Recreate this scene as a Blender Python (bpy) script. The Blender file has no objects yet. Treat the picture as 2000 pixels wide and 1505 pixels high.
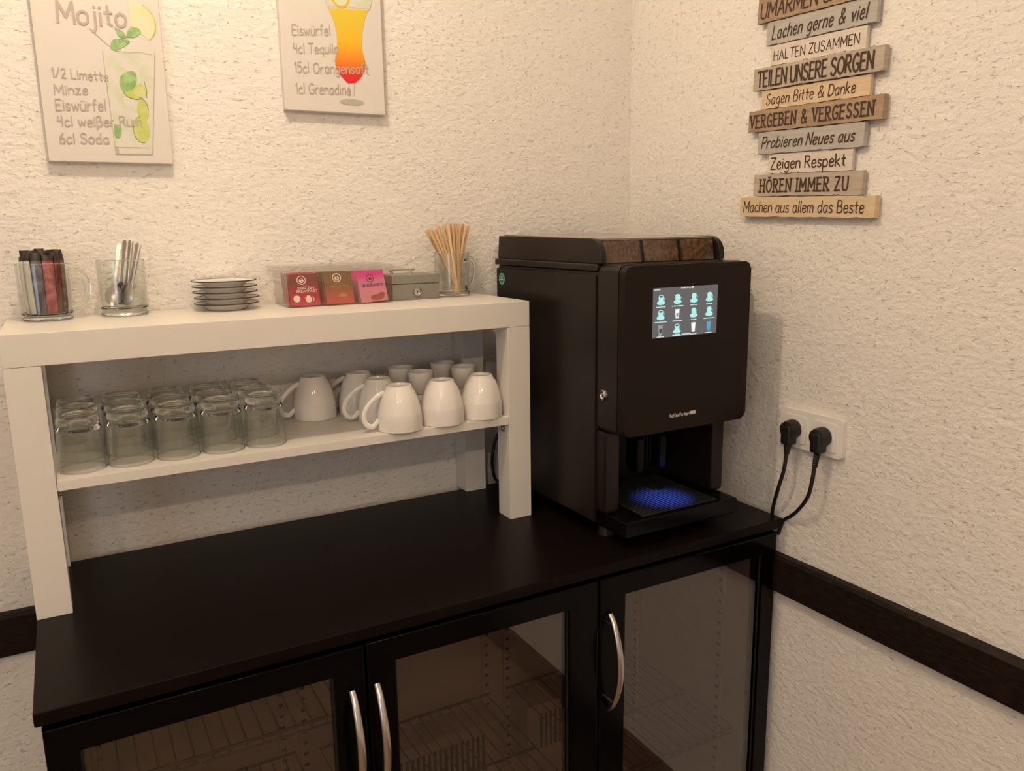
import bpy, bmesh, math, random
from mathutils import Vector, Matrix
random.seed(7)
scene = bpy.context.scene
col = scene.collection
R = math.radians

# ------------------------------------------------------------------ camera
PAN, TILT, ROLL = 0.5074, -0.1951, -0.0142
fw = Vector((math.sin(PAN)*math.cos(TILT), math.cos(PAN)*math.cos(TILT), math.sin(TILT)))
rt = Vector((math.cos(PAN), -math.sin(PAN), 0)); up = rt.cross(fw)
rt2 = math.cos(ROLL)*rt + math.sin(ROLL)*up; up2 = -math.sin(ROLL)*rt + math.cos(ROLL)*up
cam = bpy.data.cameras.new('camera'); co = bpy.data.objects.new('camera', cam); col.objects.link(co)
cam.sensor_width = 36; cam.lens = 1561.05*36/2000; cam.clip_start = 0.02
M4 = Matrix((rt2, up2, -fw)).transposed().to_4x4(); M4.translation = (-1.2553, -1.6414, 1.494)
co.matrix_world = M4
scene.camera = co

# ------------------------------------------------------------------ light
scene.view_settings.view_transform = 'Standard'; scene.view_settings.look = 'None'
scene.view_settings.gamma = 1; scene.view_settings.use_curve_mapping = False
scene.view_settings.exposure = 0.0
scene.cycles.max_bounces = 24; scene.cycles.transmission_bounces = 20; scene.cycles.transparent_max_bounces = 64
scene.cycles.use_denoising = True
w = bpy.data.worlds.new('world'); scene.world = w; w.use_nodes = True
w.node_tree.nodes['Background'].inputs[0].default_value = (0.75, 0.86, 1.0, 1)
w.node_tree.nodes['Background'].inputs[1].default_value = 0.6

def lamp(name, kind, loc, power, color, size=0.03, **kw):
    l = bpy.data.lights.new(name, kind); l.energy = power; l.color = color
    if kind == 'AREA': l.shape = 'RECTANGLE'; l.size = size; l.size_y = kw.pop('size_y', size)
    else: l.shadow_soft_size = size
    for k, v in kw.items():
        if k not in ('aim',): setattr(l, k, v)
    o = bpy.data.objects.new(name, l); col.objects.link(o); o.location = loc
    if 'aim' in kw: o.rotation_euler = (Vector(kw['aim'])-Vector(loc)).to_track_quat('-Z', 'Y').to_euler()
    return o
WARM = (1.0, 0.82, 0.615)
WARM2 = (1.0, 0.79, 0.575)
lamp('ceiling_spot_light', 'POINT', (-1.12, -0.62, 2.44), 20.5, WARM, 0.03)
for x, y, z, p in ((-2.15, -2.70, 2.38, 20), (-1.30, -2.70, 2.38, 20), (-1.75, -1.75, 2.42, 6)):
    lamp('ceiling_spot_light', 'POINT', (x, y, z), p, WARM2, 0.022)
lamp('window_daylight', 'AREA', (-3.45, -2.9, 1.5), 11.0, (0.72, 0.84, 1.0), 1.1, size_y=1.2, aim=(-1.0, -1.2, 1.0))

# ------------------------------------------------------------------ materials
def mat(name, color, rough=0.5, metal=0.0, spec=0.5, bump=None, var=None, trans=0, ior=1.45, coat=0, emit=None, wave=None):
    m = bpy.data.materials.new(name); m.use_nodes = True
    nt = m.node_tree; b = nt.nodes['Principled BSDF']
    b.inputs['Base Color'].default_value = (*color, 1)
    b.inputs['Roughness'].default_value = rough; b.inputs['Metallic'].default_value = metal
    b.inputs['Specular IOR Level'].default_value = spec; b.inputs['IOR'].default_value = ior
    b.inputs['Transmission Weight'].default_value = trans; b.inputs['Coat Weight'].default_value = coat
    if emit: b.inputs['Emission Color'].default_value = (*emit[0], 1); b.inputs['Emission Strength'].default_value = emit[1]
    if bump or var:
        tc = nt.nodes.new('ShaderNodeTexCoord')
    if var:   # (color2, scale, lo, hi, stretch)
        mp = nt.nodes.new('ShaderNodeMapping'); mp.inputs['Scale'].default_value = var[4] if len(var) > 4 else (1, 1, 1)
        n = nt.nodes.new('ShaderNodeTexNoise'); n.inputs['Scale'].default_value = var[1]; n.inputs['Detail'].default_value = 5
        cr = nt.nodes.new('ShaderNodeValToRGB'); cr.color_ramp.elements[0].position = var[2]; cr.color_ramp.elements[1].position = var[3]
        cr.color_ramp.elements[0].color = (*color, 1); cr.color_ramp.elements[1].color = (*var[0], 1)
        nt.links.new(tc.outputs['Object'], mp.inputs[0]); nt.links.new(mp.outputs[0], n.inputs[0])
        nt.links.new(n.outputs[0], cr.inputs[0]); nt.links.new(cr.outputs[0], b.inputs['Base Color'])
    if bump:  # (scale, strength, distance)
        n = nt.nodes.new('ShaderNodeTexNoise'); n.inputs['Scale'].default_value = bump[0]; n.inputs['Detail'].default_value = 4
        bp = nt.nodes.new('ShaderNodeBump'); bp.inputs['Strength'].default_value = bump[1]; bp.inputs['Distance'].default_value = bump[2]
        nt.links.new(tc.outputs['Object'], n.inputs[0]); nt.links.new(n.outputs[0], bp.inputs['Height']); nt.links.new(bp.outputs[0], b.inputs['Normal'])
    return m

def clear(name, tint=(1, 1, 1), refl=1.0, rough=0.0):   # thin clear sheet: Fresnel mix of straight-through and mirror
    m = bpy.data.materials.new(name); m.use_nodes = True; nt = m.node_tree; nt.nodes.clear()
    out = nt.nodes.new('ShaderNodeOutputMaterial'); mx = nt.nodes.new('ShaderNodeMixShader')
    t = nt.nodes.new('ShaderNodeBsdfTransparent'); t.inputs[0].default_value = (*tint, 1)
    g = nt.nodes.new('ShaderNodeBsdfGlossy'); g.inputs['Roughness'].default_value = rough
    f = nt.nodes.new('ShaderNodeFresnel'); ge = nt.nodes.new('ShaderNodeNewGeometry')
    bi = nt.nodes.new('ShaderNodeMapRange'); bi.inputs[3].default_value = 1.5; bi.inputs[4].default_value = 1/1.5   # same reflectance from both sides
    nt.links.new(ge.outputs['Backfacing'], bi.inputs[0]); nt.links.new(bi.outputs[0], f.inputs[0])
    mu = nt.nodes.new('ShaderNodeMath'); mu.operation = 'MULTIPLY'; mu.inputs[1].default_value = refl; mu.use_clamp = True
    nt.links.new(f.outputs[0], mu.inputs[0]); nt.links.new(mu.outputs[0], mx.inputs[0])
    nt.links.new(t.outputs[0], mx.inputs[1]); nt.links.new(g.outputs[0], mx.inputs[2]); nt.links.new(mx.outputs[0], out.inputs[0])
    return m

def plaster(name, color, strength=0.85):
    m = mat(name, color, 0.85, spec=0.25); nt = m.node_tree; b = nt.nodes['Principled BSDF']
    tc = nt.nodes.new('ShaderNodeTexCoord')
    def noise(scale, detail, stretch, dist=0.0, rough=0.55):
        mp = nt.nodes.new('ShaderNodeMapping'); mp.inputs['Scale'].default_value = stretch
        n = nt.nodes.new('ShaderNodeTexNoise'); n.inputs['Scale'].default_value = scale; n.inputs['Detail'].default_value = detail
        n.inputs['Distortion'].default_value = dist; n.inputs['Roughness'].default_value = rough
        nt.links.new(tc.outputs['Object'], mp.inputs[0]); nt.links.new(mp.outputs[0], n.inputs[0]); return n.outputs[0]
    def ramp(s, lo, hi):
        r = nt.nodes.new('ShaderNodeMapRange'); r.inputs[1].default_value = lo; r.inputs[2].default_value = hi
        nt.links.new(s, r.inputs[0]); return r.outputs[0]
    def mul(s, k):
        q = nt.nodes.new('ShaderNodeMath'); q.operation = 'MULTIPLY'; q.inputs[1].default_value = k; nt.links.new(s, q.inputs[0]); return q.outputs[0]
    def add(a, c):
        q = nt.nodes.new('ShaderNodeMath'); nt.links.new(a, q.inputs[0]); nt.links.new(c, q.inputs[1]); return q.outputs[0]
    pits = ramp(noise(115, 3, (0.72, 0.72, 1.25), 0.25, 0.6), 0.305, 0.38)
    pebbles = ramp(noise(88, 3, (0.8, 0.8, 1.15), 0.1), 0.34, 0.66)
    trowel = ramp(noise(24, 2, (0.8, 0.8, 1.3), 0.3), 0.40, 0.60)
    und = noise(7, 2, (1, 1, 1.2)); fine = noise(260, 2, (1, 1, 1.2))
    h = add(add(add(mul(pits, 0.42), mul(pebbles, 0.27)), mul(trowel, 0.14)), add(mul(und, 0.45), mul(fine, 0.05)))
    bp = nt.nodes.new('ShaderNodeBump'); bp.inputs['Strength'].default_value = strength; bp.inputs['Distance'].default_value = 0.0048
    nt.links.new(h, bp.inputs['Height']); nt.links.new(bp.outputs[0], b.inputs['Normal'])
    return m

M = dict(
    plaster=plaster('wall_plaster', (0.80, 0.755, 0.70)),
    ceil=mat('ceiling_paint', (0.80, 0.76, 0.70), 0.9),
    floor=mat('floor_laminate', (0.27, 0.185, 0.125), 0.45, var=((0.20, 0.13, 0.085), 6, 0.35, 0.65, (1, 9, 1))),
    rail=mat('dark_stained_wood', (0.009, 0.0052, 0.004), 0.5, spec=0.18, var=((0.022, 0.013, 0.009), 14, 0.4, 0.7, (3, 3, 14))),
    board=mat('brown_baseboard', (0.10, 0.062, 0.042), 0.5, var=((0.07, 0.042, 0.028), 20, 0.4, 0.7, (1, 1, 8))),
    white=mat('white_foil', (0.74, 0.70, 0.64), 0.38, spec=0.4),
    bracket=mat('bracket_metal', (0.45, 0.42, 0.38), 0.35, 0.9),
    top=mat('black_worktop', (0.0055, 0.0030, 0.0024), 0.36, spec=0.12, bump=(900, 0.08, 0.0005)),
    black=mat('black_lacquer', (0.0020, 0.0014, 0.0013), 0.16, spec=0.14),
    seal=mat('door_gasket', (0.01, 0.007, 0.007), 0.7),
    liner=mat('cooler_liner', (0.42, 0.345, 0.32), 0.5, 0.2, bump=(160, 0.25, 0.001)),
    slot=mat('slot_dark', (0.01, 0.009, 0.009), 0.7),
    wire=mat('coated_wire', (0.10, 0.085, 0.08), 0.35, 0.6),
    pane=clear('cooler_pane', (0.76, 0.72, 0.69), 2.3),
    chrome=mat('brushed_steel', (0.62, 0.58, 0.54), 0.24, 1.0),
    mblack=mat('machine_black', (0.0095, 0.0062, 0.0048), 0.38, spec=0.42),
    mfront=mat('machine_front', (0.0100, 0.0052, 0.0036), 0.36, spec=0.20),
    mgloss=mat('machine_gloss', (0.004, 0.0035, 0.0035), 0.2, spec=0.16),
    grate=mat('drip_grate_black', (0.03, 0.03, 0.032), 0.3, spec=0.5),
    mdark=mat('machine_bay', (0.004, 0.004, 0.0045), 0.35, spec=0.35),
    mlid=mat('machine_lid', (0.20, 0.175, 0.15), 0.10, 0.3, spec=1.0),
    bean=mat('coffee_beans', (0.075, 0.043, 0.028), 0.4, var=((0.26, 0.155, 0.10), 120, 0.40, 0.66), bump=(110, 1.0, 0.006)),
    hopper=clear('hopper_pane', (0.88, 0.81, 0.74), 1.2, 0.05),
    screen=mat('screen_glow', (0.01, 0.01, 0.01), 0.2, emit=((0.112, 0.112, 0.114), 1.0)),
    icon=mat('icon_glow', (0.02, 0.02, 0.02), 0.3, emit=((0.42, 0.86, 0.80), 1.0)),
    iconw=mat('icon_white_glow', (0.02, 0.02, 0.02), 0.3, emit=((0.88, 0.92, 0.92), 1.0)),
    icong=mat('icon_grey_glow', (0.02, 0.02, 0.02), 0.3, emit=((0.30, 0.30, 0.33), 1.0)),
    iconb=mat('icon_blue_glow', (0.02, 0.02, 0.02), 0.3, emit=((0.07, 0.36, 0.58), 1.0)),
    icond=mat('icon_dark', (0.01, 0.01, 0.01), 0.3, emit=((0.03, 0.04, 0.045), 1.0)),
    silver=mat('silver_print', (0.55, 0.52, 0.49), 0.5),
    green=mat('green_sticker', (0.03, 0.20, 0.13), 0.5),
    pale=mat('pale_print', (0.55, 0.62, 0.54), 0.5),
    led=mat('blue_led', (0, 0, 0.1), 0.3, emit=((0.1, 0.25, 1.0), 1.5)),
    socket=mat('white_plastic', (0.80, 0.77, 0.72), 0.35, spec=0.5),
    rubber=mat('black_rubber', (0.012, 0.010, 0.009), 0.45),
    canvas=mat('white_canvas', (0.68, 0.635, 0.585), 0.75, spec=0.2),
    ink=mat('taupe_ink', (0.46, 0.385, 0.34), 0.8),
    inkd=mat('brown_ink', (0.060, 0.032, 0.018), 0.8),
    glasscut=clear('tumbler_wall', (0.985, 0.992, 0.982), 1.25, 0.02),
    glass=mat('thick_glass', (0.965, 0.985, 0.965), 0.0, trans=1.0, ior=1.48),
    acryl=clear('clear_acrylic', (0.985, 0.98, 0.975), 0.85),
    chinas=mat('saucer_china', (0.90, 0.86, 0.81), 0.15, spec=0.5),
    china=mat('white_china', (0.80, 0.755, 0.70), 0.12, spec=0.5),
    chinar=mat('brown_rim', (0.035, 0.02, 0.012), 0.4),
    steel=mat('cutlery_steel', (0.46, 0.44, 0.41), 0.3, 1.0),
    cash=mat('grey_enamel', (0.255, 0.24, 0.205), 0.42, 0.25, bump=(500, 0.06, 0.0005)),
    woodstick=mat('birch_wood', (0.68, 0.46, 0.27), 0.7, var=((0.52, 0.32, 0.16), 90, 0.4, 0.75, (1, 1, .1))),
    woodstick2=mat('pale_birch_wood', (0.76, 0.54, 0.33), 0.7),
    sdark=mat('dark_packet', (0.022, 0.014, 0.011), 0.35, var=((0.05, 0.03, 0.022), 60, 0.5, 0.7)),
    sred=mat('red_packet', (0.24, 0.035, 0.03), 0.35, var=((0.36, 0.12, 0.10), 70, 0.5, 0.66)),
    swhite=mat('white_packet', (0.62, 0.58, 0.50), 0.45),
    sgrey=mat('grey_packet', (0.17, 0.14, 0.15), 0.35, var=((0.06, 0.04, 0.045), 50, 0.45, 0.6)),
    paper=mat('sachet_paper', (0.80, 0.66, 0.58), 0.6),
    paperg=mat('green_sachet_edge', (0.50, 0.58, 0.36), 0.6),
    cream=mat('cream_print', (0.82, 0.66, 0.58), 0.6),
    gold=mat('gold_print', (0.42, 0.26, 0.06), 0.6),
    plum=mat('plum_print', (0.20, 0.02, 0.09), 0.6),
    berry=mat('berry_print', (0.34, 0.06, 0.05), 0.6),
)
def grad(name, z0, z1, stops, rough=0.5, axis=2):
    m = mat(name, (1, 1, 1), rough); nt = m.node_tree; tc = nt.nodes.new('ShaderNodeTexCoord'); sx = nt.nodes.new('ShaderNodeSeparateXYZ')
    mr = nt.nodes.new('ShaderNodeMapRange'); mr.inputs[1].default_value = z0; mr.inputs[2].default_value = z1; cr = nt.nodes.new('ShaderNodeValToRGB')
    while len(cr.color_ramp.elements) < len(stops): cr.color_ramp.elements.new(0.5)
    for e, (p, c) in zip(cr.color_ramp.elements, stops): e.position = p; e.color = (*c, 1)
    nt.links.new(tc.outputs['Object'], sx.inputs[0]); nt.links.new(sx.outputs[axis], mr.inputs[0]); nt.links.new(mr.outputs[0], cr.inputs[0])
    nt.links.new(cr.outputs[0], nt.nodes['Principled BSDF'].inputs['Base Color']); return m

# ------------------------------------------------------------------ mesh helpers
class MB:
    def __init__(s): s.bm = bmesh.new()
    def _new(s, geo, mi):
        for f in geo: f.material_index = mi
    def box(s, x0, x1, y0, y1, z0, z1, bev=0.0, mi=0, seg=2):
        bm = s.bm; n0 = set(bm.faces)
        v = [bm.verts.new((x, y, z)) for x in (x0, x1) for y in (y0, y1) for z in (z0, z1)]
        fs = [bm.faces.new([v[i] for i in q]) for q in ((0, 1, 3, 2), (4, 6, 7, 5), (0, 4, 5, 1), (2, 3, 7, 6), (0, 2, 6, 4), (1, 5, 7, 3))]
        if bev:
            es = {e for f in fs for e in f.edges}
            bmesh.ops.bevel(bm, geom=list(es), offset=bev, segments=seg, profile=0.5, affect='EDGES', clamp_overlap=True)
        s._new([f for f in bm.faces if f not in n0], mi); return s
    def prism(s, pts, axis, a, b, mi=0, bev=0.0):
        """pts: 2-D outline; axis: the extrusion axis; a, b its ends"""
        bm = s.bm; n0 = set(bm.faces)
        def P(p, d): return {'x': (d, p[0], p[1]), 'y': (p[0], d, p[1]), 'z': (p[0], p[1], d)}[axis]
        A = [bm.verts.new(P(p, a)) for p in pts]; B = [bm.verts.new(P(p, b)) for p in pts]; n = len(pts)
        fa = bm.faces.new(A); fb = bm.faces.new(B[::-1])
        for i in range(n): bm.faces.new([A[i], B[i], B[(i+1) % n], A[(i+1) % n]])
        if bev: bmesh.ops.bevel(bm, geom=list(set(fa.edges) | set(fb.edges)), offset=bev, segments=2, profile=0.5, affect='EDGES', clamp_overlap=True)
        s._new([f for f in bm.faces if f not in n0], mi); return s
    def tube(s, pts, r, n=10, mi=0, caps=True, flat=1.0):
        bm = s.bm; pts = [Vector(p) for p in pts]; rs = r if isinstance(r, (list, tuple)) else [r]*len(pts); rings = []; prev = None
        for i, p in enumerate(pts):
            t = ((pts[min(i+1, len(pts)-1)]-pts[max(i-1, 0)]).normalized())
            if prev is None:
                a = t.cross(Vector((0, 0, 1)));  a = a if a.length > 0.05 else t.cross(Vector((1, 0, 0)))
            else: a = prev - t*prev.dot(t)
            a.normalize(); prev = a; b = t.cross(a)
            rings.append([bm.verts.new(p + rs[i]*(math.cos(2*math.pi*k/n)*a + flat*math.sin(2*math.pi*k/n)*b)) for k in range(n)])
        fs = []
        for q, u in zip(rings, rings[1:]):
            for k in range(n): fs.append(bm.faces.new([q[k], q[(k+1) % n], u[(k+1) % n], u[k]]))
        if caps: fs.append(bm.faces.new(rings[0][::-1])); fs.append(bm.faces.new(rings[-1]))
        s._new(fs, mi); return s
    def lathe(s, prof, n=40, c=(0, 0), mi=0, flute=0, closed=False, axis='z'):
        """prof: (radius, height[, material index]); radius 0 ends close"""
        bm = s.bm; rings = []
        for p in prof:
            r, z = p[0], p[1]
            def pos(k, r=r, z=z):
                rr = r*(1+flute*(abs(math.cos(k*math.pi*9/n))-0.6)) if flute and len(p) > 3 else r
                a, b = rr*math.cos(2*math.pi*k/n), rr*math.sin(2*math.pi*k/n)
                return (c[0]+a, c[1]+b, z) if axis == 'z' else ((c[0]+a, z, c[1]+b) if axis == 'y' else (z, c[0]+a, c[1]+b))
            rings.append([bm.verts.new(pos(0))] if r < 1e-7 else [bm.verts.new(pos(k)) for k in range(n)])
        pairs = list(zip(range(len(rings)), range(1, len(rings))))
        if closed: pairs.append((len(rings)-1, 0))
        for i, j in pairs:
            q, u = rings[i], rings[j]; m_ = prof[j][2] if len(prof[j]) > 2 else mi
            for k in range(n):
                l = (k+1) % n
                if len(q) == 1 and len(u) == 1: continue
                f = bm.faces.new([q[0], u[l], u[k]] if len(q) == 1 else ([q[k], q[l], u[0]] if len(u) == 1 else [q[k], q[l], u[l], u[k]]))
                f.material_index = m_
        return s
    def cyl(s, p0, p1, r, n=20, mi=0): return s.tube([p0, p1], r, n, mi)
    def build(s, name, mats, parent=None, loc=(0, 0, 0), rot=(0, 0, 0), angle=38, recalc=True):
        printed = not recalc
        if recalc: bmesh.ops.recalc_face_normals(s.bm, faces=s.bm.faces)
        me = bpy.data.meshes.new(name); s.bm.to_mesh(me); s.bm.free()
        for m in (mats if isinstance(mats, (list, tuple)) else [mats]): me.materials.append(m)
        if not printed: me.polygons.foreach_set('use_smooth', [True]*len(me.polygons)); me.set_sharp_from_angle(angle=R(angle))
        o = bpy.data.objects.new(name, me); col.objects.link(o); o.location = loc; o.rotation_euler = rot
        if parent: o.parent = parent
        if not printed: wn = o.modifiers.new('weighted_normals', 'WEIGHTED_NORMAL'); wn.keep_sharp = True
        return o
def tag(o, label=None, cat=None, group=None, kind=None):
    for k, v in (('label', label), ('category', cat), ('group', group), ('kind', kind)):
        if v: o[k] = v
    return o
def thing(name, loc, label, cat, group=None, rz=0):
    o = bpy.data.objects.new(name, None); o.empty_display_size = 0.05; col.objects.link(o); o.location = loc; o.rotation_euler = (0, 0, rz)
    return tag(o, label, cat, group)
def dup(root, loc, label, rz=None):
    def cp(o, par):
        c = o.copy(); col.objects.link(c); c.parent = par
        for ch in o.children: cp(ch, c)
        return c
    r = cp(root, None); r.location = loc; r['label'] = label
    if rz is not None: r.rotation_euler = (0, 0, rz)
    return r
def rrect(x0, x1, y0, y1, r, n=5):
    pts = []
    for cx, cy, a in ((x1-r, y1-r, 0), (x0+r, y1-r, 90), (x0+r, y0+r, 180), (x1-r, y0+r, 270)):
        for k in range(n+1):
            t = R(a+90*k/n); pts.append((cx+r*math.cos(t), cy+r*math.sin(t)))
    return pts
def crom(pts, k=5):
    P = [pts[0]]+list(pts)+[pts[-1]]; out = []
    for i in range(1, len(P)-2):
        for j in range(k):
            t = j/k
            out.append(tuple(0.5*((2*P[i][d])+(-P[i-1][d]+P[i+1][d])*t+(2*P[i-1][d]-5*P[i][d]+4*P[i+1][d]-P[i+2][d])*t*t+(-P[i-1][d]+3*P[i][d]-3*P[i+1][d]+P[i+2][d])*t**3) for d in range(len(pts[0]))))
    return out+[tuple(pts[-1])]

# ------------------------------------------------------------------ lettering
GL = {
'A': (.6, "0 0,.3 1,.6 0;.11 .36,.49 .36"), 'B': (.54, "0 0,0 1;~0 1,.35 .97,.44 .76,.3 .56,0 .53;~0 .53,.4 .48,.53 .25,.38 .02,0 0"),
'D': (.56, "0 0,0 1;~0 1,.35 .93,.55 .6,.5 .25,.3 .04,0 0"), 'E': (.46, "0 0,0 1;0 1,.44 1;0 .53,.37 .53;0 0,.46 0"),
'F': (.44, "0 0,0 1;0 1,.43 1;0 .53,.36 .53"),
'G': (.58, "~.55 .85,.32 1,.06 .75,.02 .4,.15 .05,.38 0,.55 .14,.56 .42;.58 .42,.36 .42"), 'H': (.56, "0 0,0 1;.55 0,.55 1;0 .52,.55 .52"),
'I': (.1, ".05 0,.05 1"), 'K': (.54, "0 0,0 1;.5 1,0 .45;.14 .57,.54 0"), 'L': (.44, "0 1,0 0,.43 0"), 'M': (.72, "0 0,.04 1,.36 .28,.68 1,.72 0"),
'N': (.56, "0 0,0 1,.55 0,.55 1"), 'O': (.62, "~.31 1,.06 .78,.0 .5,.06 .2,.31 0,.56 .2,.62 .5,.56 .8,.31 1"), 'P': (.48, "0 0,0 1;~0 1,.38 .96,.48 .74,.34 .5,0 .46"),
'R': (.52, "0 0,0 1;~0 1,.36 .96,.45 .76,.34 .55,0 .5;.18 .5,.52 0"), 'S': (.5, "~.46 .86,.26 1,.05 .86,.1 .6,.36 .45,.48 .22,.3 0,.1 .02,.0 .16"),
'T': (.54, "0 1,.54 1;.27 1,.27 0"), 'U': (.56, "~0 1,0 .35,.1 .05,.28 0,.46 .05,.55 .35,.55 1"), 'V': (.56, "0 1,.28 0,.56 1"), 'W': (.8, "0 1,.2 0,.4 .8,.6 0,.8 1"), 'Z': (.52, "0 1,.5 1,0 0,.52 0"),
'&': (.64, "~.64 0,.18 .62,.14 .88,.28 1,.42 .86,.34 .66,.08 .4,.02 .18,.14 .01,.34 .02,.52 .18,.62 .42"), '/': (.4, "0 -.05,.4 1.05"),
'1': (.16, "0 .8,.14 1,.14 0"), '2': (.44, "~.02 .78,.12 .97,.32 .96,.4 .75,.25 .4,.0 0;0 0,.44 0"), '4': (.44, ".08 1,.02 .52,.4 .5;.36 1,.4 0"),
'5': (.42, ".4 1,.06 1,.03 .58;~.03 .58,.25 .64,.41 .42,.36 .12,.18 0,.0 .08"), '6': (.44, "~.36 1,.12 .7,.02 .35,.1 .05,.25 0,.42 .16,.38 .42,.22 .52,.05 .36"),
'a': (.47, "~.42 .5,.25 .62,.06 .48,.02 .25,.12 .03,.26 0,.4 .2;.42 .6,.4 .14,.48 0"), 'b': (.45, "0 1,0 0;~0 .35,.12 .58,.3 .6,.44 .35,.36 .06,.2 0,.0 .12"),
'c': (.40, "~.38 .5,.24 .62,.06 .48,.02 .25,.1 .04,.24 0,.4 .12"), 'd': (.46, "~.42 .46,.25 .6,.06 .48,.02 .25,.12 .03,.26 0,.42 .2;.43 1,.43 0"),
'e': (.43, "~.03 .32,.38 .36,.36 .55,.2 .62,.05 .46,.03 .2,.14 .0,.3 .0,.42 .12"), 'f': (.34, "~.34 .94,.22 1,.13 .86,.13 .5,.13 0;0 .6,.3 .6"),
'g': (.46, "~.42 .5,.25 .62,.06 .48,.02 .28,.12 .06,.26 .04,.42 .22;~.43 .6,.43 .1,.4 -.2,.24 -.34,.04 -.24"), 'h': (.44, "0 1,0 0;~0 .35,.12 .56,.3 .61,.42 .45,.43 0"),
'i': (.08, ".04 .6,.04 0;.04 .82,.04 .86"), 'j': (.2, "~.16 .6,.16 .0,.12 -.26,-.02 -.34;.16 .82,.16 .86"), 'k': (.42, "0 1,0 0;.36 .6,0 .26;.1 .34,.42 0"), 'l': (.08, ".04 1,.04 0"),
'm': (.66, "0 .6,0 0;~0 .4,.1 .58,.24 .6,.31 .42,.31 0;~.31 .4,.42 .58,.56 .6,.64 .42,.65 0"), 'n': (.42, "0 .6,0 0;~0 .36,.12 .56,.28 .61,.4 .45,.41 0"),
'o': (.46, "~.23 .62,.05 .5,0 .3,.06 .08,.23 0,.4 .1,.46 .32,.4 .52,.23 .62"), 'p': (.45, "0 .6,0 -.34;~0 .4,.12 .58,.3 .6,.44 .34,.36 .06,.2 0,.0 .14"),
'q': (.46, "~.42 .5,.25 .62,.06 .48,.02 .28,.12 .04,.26 .02,.42 .22;.43 .6,.43 -.34"), 'r': (.30, "0 .6,0 0;~0 .34,.1 .54,.3 .6"),
's': (.36, "~.34 .52,.2 .62,.04 .52,.08 .36,.28 .27,.34 .12,.2 0,.0 .08"), 't': (.34, ".16 .92,.16 .1,.3 0;0 .6,.34 .6"), 'u': (.44, "~0 .6,0 .2,.08 .02,.22 0,.36 .1,.42 .3;.42 .6,.42 0"),
'v': (.4, "0 .6,.19 0,.4 .6"), 'w': (.6, "0 .6,.14 0,.3 .5,.45 0,.6 .6"), 'z': (.38, "0 .6,.36 .6,0 0,.38 0"),
'ß': (.46, "~0 -.3,0 .7,.08 .96,.24 1,.38 .84,.3 .62,.14 .54;~.14 .54,.4 .5,.46 .26,.34 .03,.12 .0"),
}
GL['ü'] = (GL['u'][0], GL['u'][1]+";.12 .84,.12 .88;.32 .84,.32 .88"); GL['Ö'] = (GL['O'][0], GL['O'][1]+";.2 1.14,.2 1.19;.42 1.14,.42 1.19")
def strokes(text, space=.16, slant=0.0, serif=0.0, jit=0.0, wordgap=.36):
    out = []; x = 0.0; rg = random.Random(text)
    for ch in text:
        if ch == ' ': x += wordgap; continue
        if ch == '^': x += .12; continue
        wd, s = GL[ch]; dy = rg.uniform(-jit, jit)
        for st in s.split(';'):
            sm = st.startswith('~'); p = [tuple(map(float, q.split())) for q in st.lstrip('~').split(',')]
            if serif and ch.isupper() and not sm:
                for q, o in ((p[0], p[1]), (p[-1], p[-2])):
                    if abs(q[1]-round(q[1])) < .01 and abs(o[1]-q[1]) > .3:
                        out.append([(x+q[0]-serif+slant*q[1], q[1]+dy), (x+q[0]+serif+slant*q[1], q[1]+dy)])
            if sm: p = crom(p, 5)
            out.append([(x+a+slant*b, b+dy) for a, b in p])
        x += wd+space
    return out, x-space
def pnormal(place):
    o = Vector(place(0, 0)); return (Vector(place(1, 0))-o).cross(Vector(place(0, 1))-o).normalized()
def put_text(name, text, m, parent, place, width, cap, weight=.08, **kw):
    """flat printed strokes; place(u, v) -> point on the printed surface"""
    st, tw = strokes(text, **kw); sx = width/tw; bm = bmesh.new(); hw = weight*cap/2; nv = pnormal(place); cnt = 0
    for p in st:
        q = [(a*sx, b*cap) for a, b in p]
        for i, (a, b) in enumerate(zip(q, q[1:])):
            d = Vector((b[0]-a[0], b[1]-a[1]))
            if d.length < 1e-7: continue
            d.normalize(); n = Vector((-d.y, d.x))*hw; e = d*hw*.55
            c = [(a[0]-e.x+n.x, a[1]-e.y+n.y), (a[0]-e.x-n.x, a[1]-e.y-n.y), (b[0]+e.x-n.x, b[1]+e.y-n.y), (b[0]+e.x+n.x, b[1]+e.y+n.y)]
            cnt += 1; bm.faces.new([bm.verts.new(Vector(place(*k))+nv*cnt*1.2e-6) for k in c])
    mb = MB(); mb.bm.free(); mb.bm = bm
    return mb.build(name, m, parent, recalc=False)
def flat(name, polys, m, parent, place):
    bm = bmesh.new()
    nv = pnormal(place)
    for i, p in enumerate(polys): bm.faces.new([bm.verts.new(Vector(place(*q))+nv*i*1.2e-6) for q in p])
    mb = MB(); mb.bm.free(); mb.bm = bm
    return mb.build(name, m, parent, recalc=False)
def ell(cx, cy, a, b=None, t0=0, t1=360, n=28): 
    b = a if b is None else b
    return [(cx+a*math.cos(R(t0+(t1-t0)*k/n)), cy+b*math.sin(R(t0+(t1-t0)*k/n))) for k in range(n+(0 if t1-t0 == 360 else 1))]
def band(path, wd):
    out = []
    for a, b in zip(path, path[1:]):
        d = Vector((b[0]-a[0], b[1]-a[1])); 
        if d.length < 1e-7: continue
        d.normalize(); n = Vector((-d.y, d.x))*wd/2
        out.append([(a[0]+n.x, a[1]+n.y), (a[0]-n.x, a[1]-n.y), (b[0]-n.x, b[1]-n.y), (b[0]+n.x, b[1]+n.y)])
    return out

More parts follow.
